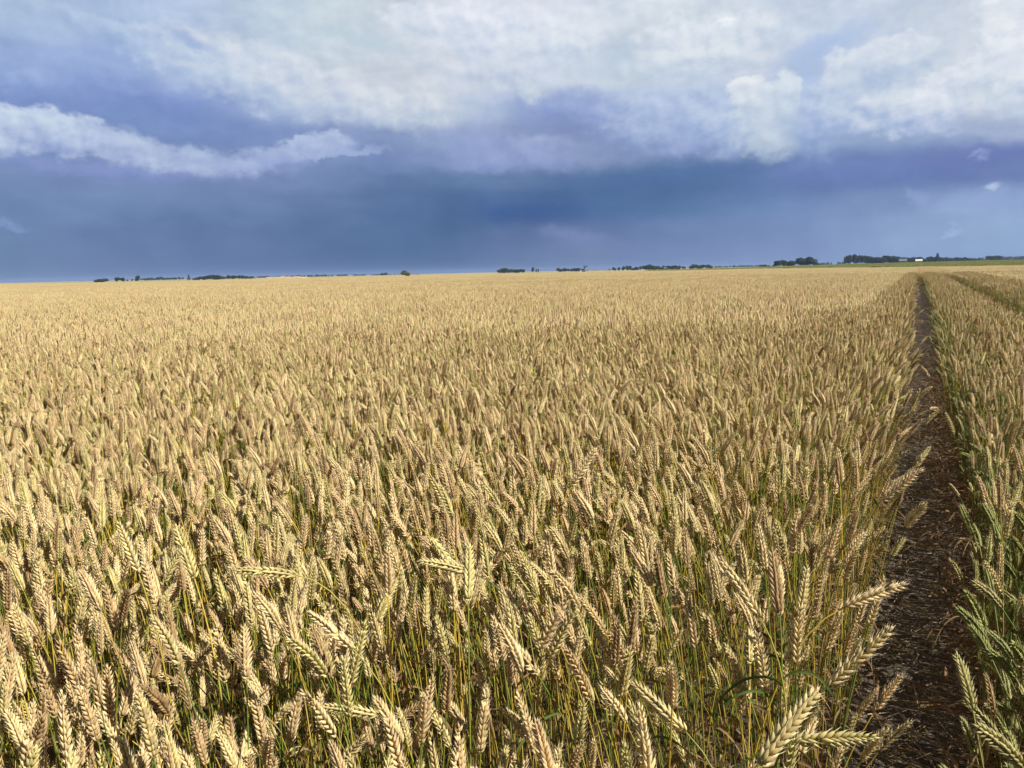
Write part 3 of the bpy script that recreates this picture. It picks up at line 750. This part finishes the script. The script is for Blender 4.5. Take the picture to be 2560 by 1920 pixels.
# trampled straw and dead leaves on the tracks
M_litter = leaf_material('straw_litter', [(0, (.42,.32,.20)), (.3, (.64,.53,.36)), (.6, (.24,.17,.10)), (.85, (.46,.29,.12)), (1, (.18,.19,.06))], .1)
m = MB(); rg = np.random.default_rng(21)
for k in range(6500):
    t = -.6+16*rg.random()**1.7; s_ = rg.normal(0, .19); s_ = s_ if abs(s_) < .42 else rg.uniform(-.4, .4)
    x, y = st2xy(s_, t); a = rg.normal(0, .8)+math.atan2(NRM[1], NRM[0])+(.4 if rg.random() < .5 else 0); L = rg.uniform(.04, .22); w = rg.choice([.0014, .0018, .0022, .003, .006])
    ribbon(m, np.array([x, y, .02+rg.uniform(0, .035)]), (math.cos(a), math.sin(a), rg.uniform(-.03, .12)), L, w, rg.uniform(0, .35), rg, 0, (rg.random(), .5, rg.random()), 4, .06)
for k in range(900):                   # long broken straws, some green
    t = -.4+9*rg.random()**1.4; s_ = rg.uniform(-.38, .40) if rg.random() < .5 else rg.uniform(-.38, -.02); x, y = st2xy(s_, t); a = rg.uniform(0, 6.28); L = rg.uniform(.15, .4); dz = rg.uniform(.0, .5) if rg.random() < .3 else rg.uniform(-.02, .06)
    p = np.array([x, y, .03]); d = unit(np.array([math.cos(a), math.sin(a), dz])); tt = (rg.random(), .5, rg.random())
    tube(m, [p, p+d*L*.5+np.array([0, 0, .01]), p+d*L], .0015, 4, 0, [tt]*3)
for k in range(3600):                  # curled dead leaves standing at both feet of the crop
    t = -.4+12*rg.random()**1.5; sd_ = 1 if rg.random() < .8 else -1; s_ = rg.uniform(.02, .42) if sd_ > 0 else -rg.uniform(.2, .44); x, y = st2xy(s_, t)
    ribbon(m, np.array([x, y, rg.uniform(.02, .42)]), (rg.normal(), rg.normal(), 1.2), rg.uniform(.07, .2), rg.uniform(.004, .009), rg.uniform(.5, 1.6), rg, 1, (rg.random(), .5, rg.random()), 8, rg.uniform(.8, 2))
o = m.pack().obj('straw_litter', [M_litter, M_leafbrown]); tag(o, 'trampled straw and curled dead leaves on the wheel track', 'straw', kind='stuff')

# ------------------------------------------------------------------ green crop beyond the wheat at the right, weeds on its margin
M_crop = ear_material('green_crop', [(0, (.30,.33,.09)), (.5, (.42,.42,.12)), (1, (.36,.36,.10))], (.28,.32,.08), (.50,.50,.18))
CG = bpy.data.collections.new('crop patterns')
for k in range(2):
    rg = np.random.default_rng(60+k); n_ = 1500; m = MB(); S = 14.
    px = rg.uniform(-.5, .5, n_)*S; py = rg.uniform(-.5, .5, n_)*S; h_ = rg.uniform(.35, .62, n_); w_ = .05
    an_ = rg.uniform(0, 6.28, n_); c_, s_ = np.cos(an_)*w_, np.sin(an_)*w_; lx, ly = rg.normal(0, .12, n_), rg.normal(0, .12, n_)
    V = np.stack([np.stack([px-c_*3, py-s_*3, px*0], 1), np.stack([px+c_*3, py+s_*3, px*0], 1), np.stack([px+lx, py+ly, h_], 1)], 1)
    r_ = rg.random(n_); T = np.stack([np.repeat(r_[:, None], 3, 1), np.tile([.3, .3, .8], (n_, 1)), np.repeat(rg.normal(0, .2, n_)[:, None], 3, 1)], 2)
    m.add(V.reshape(-1, 3), np.arange(n_*3).reshape(-1, 3), 0, T.reshape(-1, 3))
    o = bpy.data.objects.new('crop_pattern.%03d' % k, m.mesh('crop_pattern', [M_crop], False)); CG.objects.link(o)
P_, I_, R_, S_ = [], [], [], []
rg = np.random.default_rng(5)
for x in np.arange(20, 560, 12.):
    for y in np.arange(90, 700, 12.):
        a = math.degrees(math.atan2(x, y)); r = math.hypot(x, y)
        if a < 10.5 or a > 40 or r < Rfar(a)+6+(17.5-min(a, 17.5))*14 or r > 640: continue
        P_.append((x, y, float(hgt(x, y)))); I_.append(int(rg.integers(0, 2))); R_.append((0, 0, rg.integers(0, 4)*math.pi/2)); S_.append((1, 1, rg.uniform(.9, 1.1)))
o = instancer('green_crop', P_, I_, R_, S_, CG); tag(o, 'low yellow-green crop in the field beyond the wheat at the right', 'crop', kind='stuff')

# ------------------------------------------------------------------ trees
def foliage_material(name, c1, c2):
    m, n = mat(name); oi = n.new('ShaderNodeObjectInfo'); at = n.new('ShaderNodeAttribute', attribute_name='tone'); tr, tg, tb = n.sep(at.outputs['Vector'])
    c = n.mix(tr, c1, c2); v = n.math('ADD', .8, n.math('MULTIPLY', oi.outputs['Random'], .4)); c = n.mix(1., c, n.xyz(v, v, v), 'MULTIPLY')
    finish(n, c, .7, None, trans=.15, spec=.2); return m
M_fol = foliage_material('broadleaf_foliage', (.022, .038, .016), (.052, .078, .026))
M_con = foliage_material('conifer_foliage', (.016, .030, .015), (.034, .054, .023))
M_bright = foliage_material('yellow_green_foliage', (.10, .12, .035), (.20, .20, .06))  # yellow-green, paler than the broadleaf foliage
mb_, n = mat('bark'); finish(n, n.mix(n.noise(None, 6, 4).outputs['Fac'], (.09, .07, .05), (.2, .17, .13)), .9); M_bark = mb_
def tree_parts(kind, seed):
    """unit-height tree: crown and trunk builders"""
    rg = np.random.default_rng(seed); c = MB(); t = MB()
    if kind == 'conifer': lobes = [(0, 0, .1+.85*k/9, .20*(1-k/10)+.02, .07) for k in range(10)]
    elif kind == 'bush': lobes = [(rg.uniform(-.4, .4), rg.uniform(-.3, .3), rg.uniform(.25, .65), rg.uniform(.22, .34), rg.uniform(.2, .32)) for _ in range(8)]
    elif kind == 'sparse': lobes = [(rg.uniform(-.35, .35), rg.uniform(-.2, .2), rg.uniform(.35, .95), rg.uniform(.07, .13), rg.uniform(.06, .1)) for _ in range(9)]+[(0, 0, .15, .3, .12)]
    elif kind == 'slim': lobes = [(rg.uniform(-.08, .08), rg.uniform(-.08, .08), .3+.6*k/6, rg.uniform(.11, .18), .13) for k in range(7)]
    else: lobes = [(rg.uniform(-.26, .26), rg.uniform(-.24, .24), rg.uniform(.28, .84), rg.uniform(.15, .25), rg.uniform(.12, .19)) for _ in range(11)]+[(0, 0, .55, .3, .3)]
    for (lx, ly, lz, r, h) in lobes:
        k = int(110+1500*r*h*3) if kind != 'conifer' else 60
        q = rg.normal(size=(k, 3)); q /= np.linalg.norm(q, axis=1)[:, None]; q *= rg.uniform(.6, 1.08, k)[:, None]**.5
        pc = q*np.array([r, r, h])+np.array([lx, ly, lz]); s = rg.uniform(.018, .04, k); u = rg.normal(size=(k, 3)); u /= np.linalg.norm(u, axis=1)[:, None]
        w = np.cross(u, q); w /= (np.linalg.norm(w, axis=1)[:, None]+1e-9); u *= s[:, None]; w *= s[:, None]
        V = np.stack([pc-u, pc+w*.8, pc+u, pc-w*.8], 1); tn = np.repeat(np.clip(rg.normal(.5, .3, k), 0, 1)[:, None], 4, 1)
        c.add(V.reshape(-1, 3), np.arange(k*4).reshape(-1, 4), 0, np.stack([tn.ravel()]*3, 1))
    hh = .95 if kind == 'conifer' else .62
    tube(t, [(0, 0, -.05), (.01, 0, hh*.5), (.0, .01, hh)], [.028, .02, .007], 6)
    if kind != 'conifer':
        for (lx, ly, lz, r, h) in lobes[:7]: tube(t, [(0, 0, hh*rg.uniform(.3, .7)), (lx*.6, ly*.6, (lz+.3)*.5), (lx, ly, lz)], [.012, .008, .003], 4)
    return c, t
TM = {}
def tree(kind, var, x, y, h, wid, label, cat, group, name, fol):
    key = (kind, var, fol.name)
    if key not in TM:
        c, t = tree_parts(kind, 40+var*7+len(kind)); TM[key] = (c.mesh('crown', [fol], False), t.mesh('trunk', [M_bark]))
    o = empty(name, (x, y, float(hgt(x, y)))); o.rotation_euler = (0, 0, random.uniform(0, 6.28)); o.scale = (h*wid*1.25, h*wid*1.25, h)
    for nm, me in zip(('crown', 'trunk'), TM[key]):
        c = bpy.data.objects.new(nm, me); COL.objects.link(c); c.parent = o
    tag(o, label, cat, group)
    return o
def spot(x, dist):
    d = ray(x, hor(x)); return d[0]*dist, d[1]*dist
def belt(x0, x1, tops, D_, step, kinds, label, cat, group, name, wid=1., fol=None):
    """row of separate trees; tops = photo heights of the skyline along the belt"""
    n_ = max(1, int(round((x1-x0)/step*(1.3 if x1-x0 > 40 else 1))))
    for i in range(n_):
        f = (i+.5)/n_; xp = x0+(x1-x0)*f+random.uniform(-.3, .3)*step*(n_ > 1); dd = D_*random.uniform(.97, 1.05); x, y = spot(xp, dd)
        yt = np.interp(f, np.linspace(0, 1, len(tops)), tops)+(random.uniform(-.8, 1.6) if n_ > 1 else 0)
        h = H+(hor(xp)-yt)/1970*dd-float(hgt(x, y)); kd = random.choice(kinds)
        lb = label
        if n_ > 1:
            third = 'left part' if f < .34 else 'middle part' if f < .67 else 'right part'
            lb = ('%s, %s' % (label, third))
            if len(lb.split()) > 16: lb = lb.replace('dark ', '', 1).replace('full-crowned ', '')
        tree(kd, random.randrange(3), x, y, max(h, 1.5), wid*random.uniform(.85, 1.2), lb, cat, group, name, fol or (M_con if kd == 'conifer' else M_fol))
T_ = 'tree'
belt(243, 268, [695, 693], 620, 11, ['bush', 'round'], 'dark bushy tree in the leftmost clump on the horizon', T_, 'leftmost clump of trees on the horizon', 'bushy_tree', 1.2)
belt(283, 310, [693, 691, 694], 620, 12, ['bush', 'round'], 'dark bushy tree in the second clump from the left', T_, 'second clump of trees from the left', 'bushy_tree', 1.1)
belt(316, 334, [699, 697], 900, 9, ['round'], 'tiny distant tree between the second clump and the lone pointed tree', T_, 'tiny trees right of the second clump', 'broadleaf_tree', .9)
belt(337, 350, [689], 640, 13, ['round'], 'lone green pointed tree at the left end of the long belt', T_, None, 'broadleaf_tree', .8)
belt(352, 460, [695, 692, 693], 1300, 7, ['round', 'bush'], 'dark blue-green tree in the even low wood left of the taller belt', T_, 'low dark wood on the left horizon', 'broadleaf_tree', 1.1)
belt(464, 480, [687], 760, 16, ['conifer'], 'dark pointed conifer rising at the left end of the taller belt', T_, None, 'conifer_tree', 1.3)
belt(482, 640, [693, 691, 687, 685, 690, 687, 687, 689, 692], 760, 6.5, ['round', 'round', 'bush'], 'leafy tree in the tall uneven belt left of the pale bank', T_, 'tall uneven belt of trees left of the bank', 'broadleaf_tree', .85)
belt(950, 972, [680, 680], 1100, 12, ['round', 'bush'], 'dark rounded tree left of the small bright tree on the horizon', T_, 'dark pair of trees left of the bright tree', 'broadleaf_tree', 1.2)
belt(1003, 1024, [675], 420, 21, ['round'], 'small round yellow-green tree standing alone at the field edge', T_, None, 'broadleaf_tree', 1.35, M_bright)
belt(1244, 1312, [674, 670, 667, 673, 669, 673, 671, 672], 760, 8, ['round', 'bush', 'round'], 'dark leafy tree in the compact grove at the horizon centre', T_, 'compact grove at the centre of the horizon', 'broadleaf_tree', 1.1)
belt(1327, 1337, [668], 800, 10, ['slim'], 'slender oval tree, left one of the pair right of the central grove', T_, None, 'slender_tree', 1.3)
belt(1337, 1348, [672, 671], 800, 5.5, ['slim'], 'small slender tree of the close pair right of the oval tree', T_, 'two small slender trees close together', 'slender_tree', .9)
belt(1395, 1450, [670, 668, 671, 668, 672], 800, 8, ['round', 'bush'], 'dark tree in the low grove left of the ragged tree', T_, 'low grove left of the ragged tree', 'broadleaf_tree', 1.1)
belt(1453, 1466, [664], 700, 13, ['sparse'], 'ragged thin tree with separate tufts at the right end of a low grove', T_, None, 'ragged_tree', 1.2)
belt(1468, 1520, [674, 675], 1300, 8, ['round', 'bush'], 'tiny far tree in the thin line right of the ragged tree', T_, 'thin line of far trees right of the ragged tree', 'broadleaf_tree', 1.2)
belt(1530, 1550, [667, 668], 800, 9, ['round'], 'dark tree right of the tiny white house, left of the long grove', T_, 'pair of trees right of the tiny white house', 'broadleaf_tree', 1.1)
belt(1558, 1715, [666, 663, 668, 663, 660, 666, 663, 661, 664, 666], 820, 7.5, ['round', 'bush', 'round', 'slim'], 'dark leafy tree in the long grove right of centre', T_, 'long grove right of centre', 'broadleaf_tree', 1.1)
belt(1725, 1782, [663, 659, 661, 659, 664], 850, 8, ['round', 'bush'], 'dark tree in the rounded grove right of the long grove', T_, 'rounded grove right of the long grove', 'broadleaf_tree', 1.1)
belt(1787, 1815, [666, 667], 1400, 8, ['round'], 'small far tree right of the rounded grove', T_, 'small far trees right of the rounded grove', 'broadleaf_tree', 1.1)
belt(1900, 1936, [659, 661], 700, 9, ['bush'], 'low dark bush left of the two big clumps', 'bush', 'low bushes left of the big clumps', 'bush', 1.2)
belt(1936, 1980, [653, 650, 652, 649], 640, 10, ['round', 'bush'], 'dark tree in the left one of the two big clumps at the green field', T_, 'left big clump at the green field', 'broadleaf_tree', 1.1)
belt(1991, 2037, [646, 644, 643, 645], 640, 11, ['round'], 'dark tree in the right, taller one of the two big clumps', T_, 'right big clump at the green field', 'broadleaf_tree', 1.15)
belt(2036, 2050, [655, 658], 640, 7, ['bush'], 'low bush at the right foot of the taller clump', 'bush', 'bushes at the foot of the taller clump', 'bush', 1.2)
belt(2110, 2170, [644, 640, 639, 641, 639, 640], 800, 6.5, ['round', 'slim'], 'tall bare-trunked tree in the grove well left of the grey-roofed house', T_, 'tall bare-trunked grove', 'broadleaf_tree', .75)
belt(2171, 2248, [645, 641, 642, 640, 639, 642], 820, 7.5, ['round', 'bush'], 'full-crowned tree beside the grey-roofed house, on its left', T_, 'dark grove left of the grey-roofed house', 'broadleaf_tree', 1.05)
belt(2249, 2338, [643, 643, 644, 642, 645, 641, 640], 860, 8, ['round', 'bush'], 'dark tree in the grove behind the two farm buildings', T_, 'grove behind the farm buildings', 'broadleaf_tree', 1.05)
belt(2338, 2348, [636], 820, 10, ['conifer'], 'tallest dark pointed tree at the right end of the farm grove', T_, None, 'conifer_tree', 1.5)
belt(2350, 2436, [642, 643, 645, 644, 645], 1100, 8, ['round', 'bush'], 'dark tree in the even row right of the pointed tree', T_, 'even row of trees right of the pointed tree', 'broadleaf_tree', 1.15)
belt(2470, 2500, [640, 639, 640], 1100, 8, ['round'], 'dark tree in the last clump at the right edge of the horizon', T_, 'last clump at the right edge', 'broadleaf_tree', 1.1)
# weeds on the wheat's far margin
for i, (xp, dd) in enumerate([(1975, 215), (2102, 205), (2190, 190), (2205, 182), (2275, 176), (2390, 172), (2450, 165), (2462, 168), (2530, 160), (2552, 158), (1560, 235), (1520, 236)]):
    x, y = spot(xp, dd); lr = ['at the far left of the row', 'well left of the wheel track', 'left of the wheel track', 'close left of the wheel track', 'where the wheel track ends', 'right of the wheel track', 'second from the right pair', 'in the right-hand pair', 'near the right edge', 'at the very right edge', 'right of centre, before the long grove', 'right of centre, before the white house'][i]
    tree('bush', i % 3, x, y, random.uniform(.9, 1.25), random.uniform(1.2, 2.4), 'low yellow-green weed clump on the far wheat margin, '+lr, 'weeds', 'weed clumps along the far wheat margin', 'weed_clump', M_bright)

# far woods that read as one mass
m = MB(); rg = np.random.default_rng(3)
def wood(x0, x1, yt0, yt1, D_, conif=.5, rows=2):
    wid = abs(x1-x0)/1970*D_; n_ = int(wid/5.)*rows
    for i in range(n_):
        xp = rg.uniform(x0, x1); dd = D_*rg.uniform(.97, 1.05); x, y = spot(xp, dd); f = (xp-x0)/(x1-x0)
        yt = yt0+(yt1-yt0)*f+rg.exponential(1.0)-1.0*(rg.random() < .15); h = H+(hor(xp)-yt)/1970*dd; g0 = float(hgt(x, y)); r = rg.uniform(2.5, 5.)
        a = np.arange(6)*math.pi/3; V = [(x, y, h)]; prof = [(.35, .97), (.8, .75), (1., .4), (.85, 0.)] if rg.random() > conif else [(.18, .86), (.4, .6), (.62, .3), (.8, 0.)]
        for q, z in prof: V += [(x+math.cos(b)*r*q*rg.uniform(.75, 1.2), y+math.sin(b)*r*q*rg.uniform(.75, 1.2), g0+(h-g0)*z) for b in a]
        m.add(V, [(0, 1+j, 1+(j+1) % 6) for j in range(6)], 0, (rg.random(), 0, 0))
        m.v.append(np.zeros((0, 3))); m.t.append(np.zeros((0, 3))); base = m.n-25
        m.f.append(np.array([(base+1+k*6+j, base+1+k*6+6+j, base+1+k*6+6+(j+1) % 6, base+1+k*6+(j+1) % 6) for k in range(3) for j in range(6)])); m.m.append(np.zeros(18, int))
wood(180, 335, 703, 701, 2400, .2, 1); wood(640, 800, 690, 687, 1700, .6); wood(790, 850, 686, 685, 1500, .6); wood(850, 1115, 685, 684.5, 1700, .8, 2)
wood(1480, 1540, 675, 674, 2000, .2, 1); wood(1780, 1905, 665, 661, 2300, .2); wood(2040, 2112, 657, 654, 2200, .2); wood(2435, 2580, 645, 640, 1900, .3, 2); wood(2300, 2440, 649, 648, 2300, .2)
o = m.pack().obj('distant_woods', M_con, smooth=False); tag(o, 'far dark blue woods strung along the horizon', 'woods', kind='stuff')

# ------------------------------------------------------------------ pale bank at the field edge and farm buildings
mk, n = mat('bank_soil'); n_ = n.noise(n.new('ShaderNodeNewGeometry').outputs['Position'], 1.3, 7, .65).outputs['Fac']
finish(n, n.ramp(n_, [(0, (.24,.18,.10)), (.45, (.46,.36,.22)), (.6, (.38,.28,.16)), (1, (.56,.45,.30))]), .95, n_, .8, .2); M_bank = mk
x0, y0 = spot(647, 272); x1, y1 = spot(792, 262); m = MB(); na_, nb_ = 120, 16; V = []
for i in range(na_):
    f = i/(na_-1)
    for j in range(nb_):
        g_ = j/(nb_-1); pr = math.sin(math.pi*g_)**.7*min(1, f*7)**.8*min(1, (1-f)*4)**.8
        x = x0+(x1-x0)*f; y = y0+(y1-y0)*f+(g_-.5)*7
        V.append((x+.5*mn.noise((f*30, g_*4, 1)), y, -.05+pr*(1.5+.30*mn.noise((f*14, g_*3, 5))+.22*mn.noise((f*50, g_*9, 8)))))
m.add(V, [(i*nb_+j, i*nb_+j+1, (i+1)*nb_+j+1, (i+1)*nb_+j) for i in range(na_-1) for j in range(nb_-1)])
o = m.obj('earth_bank', M_bank); tag(o, 'long low pale earth bank along the far left edge of the wheat', 'earth bank')
def flat(name, c, rough=.7):
    m_, n = mat(name); z = n.noise(n.new('ShaderNodeNewGeometry').outputs['Position'], 1.5, 5).outputs['Fac']
    finish(n, n.mix(z, tuple(np.array(c)*.85), tuple(np.minimum(1, np.array(c)*1.1))), rough); return m_
M_wh = flat('white_wall', (.72, .70, .66)); M_gr = flat('grey_roof', (.13, .16, .20)); M_wr = flat('white_roof', (.66, .67, .68)); M_tb = flat('timber_wall', (.16, .12, .09)); M_dk = flat('dark_opening', (.04, .045, .05)); M_rd = flat('red_roof', (.35, .12, .08))
def house(xp, dist, w, d, hw, hr, wall, roof, label, cat, name, rz=0., nw=2, base=0.):
    x, y = spot(xp, dist); o = empty(name, (x, y, float(hgt(x, y))+base), rz); tag(o, label, cat)
    m = MB(); boxm(m, (-w/2, -d/2, -.3), (w/2, d/2, hw)); m.add([(-w/2, -d/2, hw), (-w/2, d/2, hw), (-w/2, 0, hw+hr)], [(0, 2, 1)]); m.add([(w/2, -d/2, hw), (w/2, d/2, hw), (w/2, 0, hw+hr)], [(0, 1, 2)])
    m.obj('wall', wall, o, False)
    m = MB(); e = .45; th = .14
    for sg in (-1, 1):
        yy = sg*(d/2+e); zz = hw-e*hr/(d/2)
        V = [(-w/2-e, yy, zz+.03), (w/2+e, yy, zz+.03), (w/2+e, 0, hw+hr+.03), (-w/2-e, 0, hw+hr+.03)]; V += [(a, b, c+th) for a, b, c in V]
        m.add(V, [(0,1,2,3),(4,7,6,5),(0,4,5,1),(1,5,6,2),(3,7,4,0)])
    m.obj('roof', roof, o, False)
    m = MB(); boxm(m, (w*.1, -d/2-.05, 0), (w*.1+1.1, -d/2-.005, min(2.1, hw*.85))); m.obj('door', M_dk, o, False)
    for k in range(nw):
        m = MB(); a = -w*.4+k*w*.22; boxm(m, (a, -d/2-.04, hw*.4), (a+.9, -d/2-.004, hw*.4+1.)); m.obj('window', M_dk, o, False)
house(2257, 760, 5.4, 4.5, 1.9, 1.7, M_tb, M_gr, 'dark house with grey roof, left of the white-roofed barn', 'house', 'farm_house', -.4)
house(2297, 740, 4.4, 4, 1.6, 1.2, M_tb, M_wr, 'low barn with bright white roof among dark trees', 'barn', 'barn', -.45, 1)
house(1663, 770, 2.0, 2.6, 1.6, .8, M_wh, M_gr, 'tiny white house in front of the long grove right of centre', 'house', 'small_house', -.2)
house(1523, 1000, 2.2, 3, 1.8, .9, M_wh, M_gr, 'tiny white house alone between two groves near the centre', 'house', 'small_house', -.1, 1)

# ------------------------------------------------------------------ the air: one thin even haze box round everything
hz = bpy.data.materials.new('haze'); hz.use_nodes = True; n = NT(hz.node_tree)
v = n.new('ShaderNodeVolumePrincipled'); v.inputs['Density'].default_value = 1.6e-4; v.inputs['Color'].default_value = (.42, .58, .95, 1); v.inputs['Anisotropy'].default_value = .0
out = n.new('ShaderNodeOutputMaterial'); n.l.new(v.outputs[0], out.inputs['Volume'])
m = MB(); boxm(m, (-7600, -7600, -4), (7600, 7600, 24)); o = m.obj('haze', hz, smooth=False); tag(o, 'thin blue haze over the whole plain', 'haze', kind='stuff')

for o in scene.objects:
    if len(str(o.get('label', '')).split()) > 16: print('LONG', o.name, o['label'])
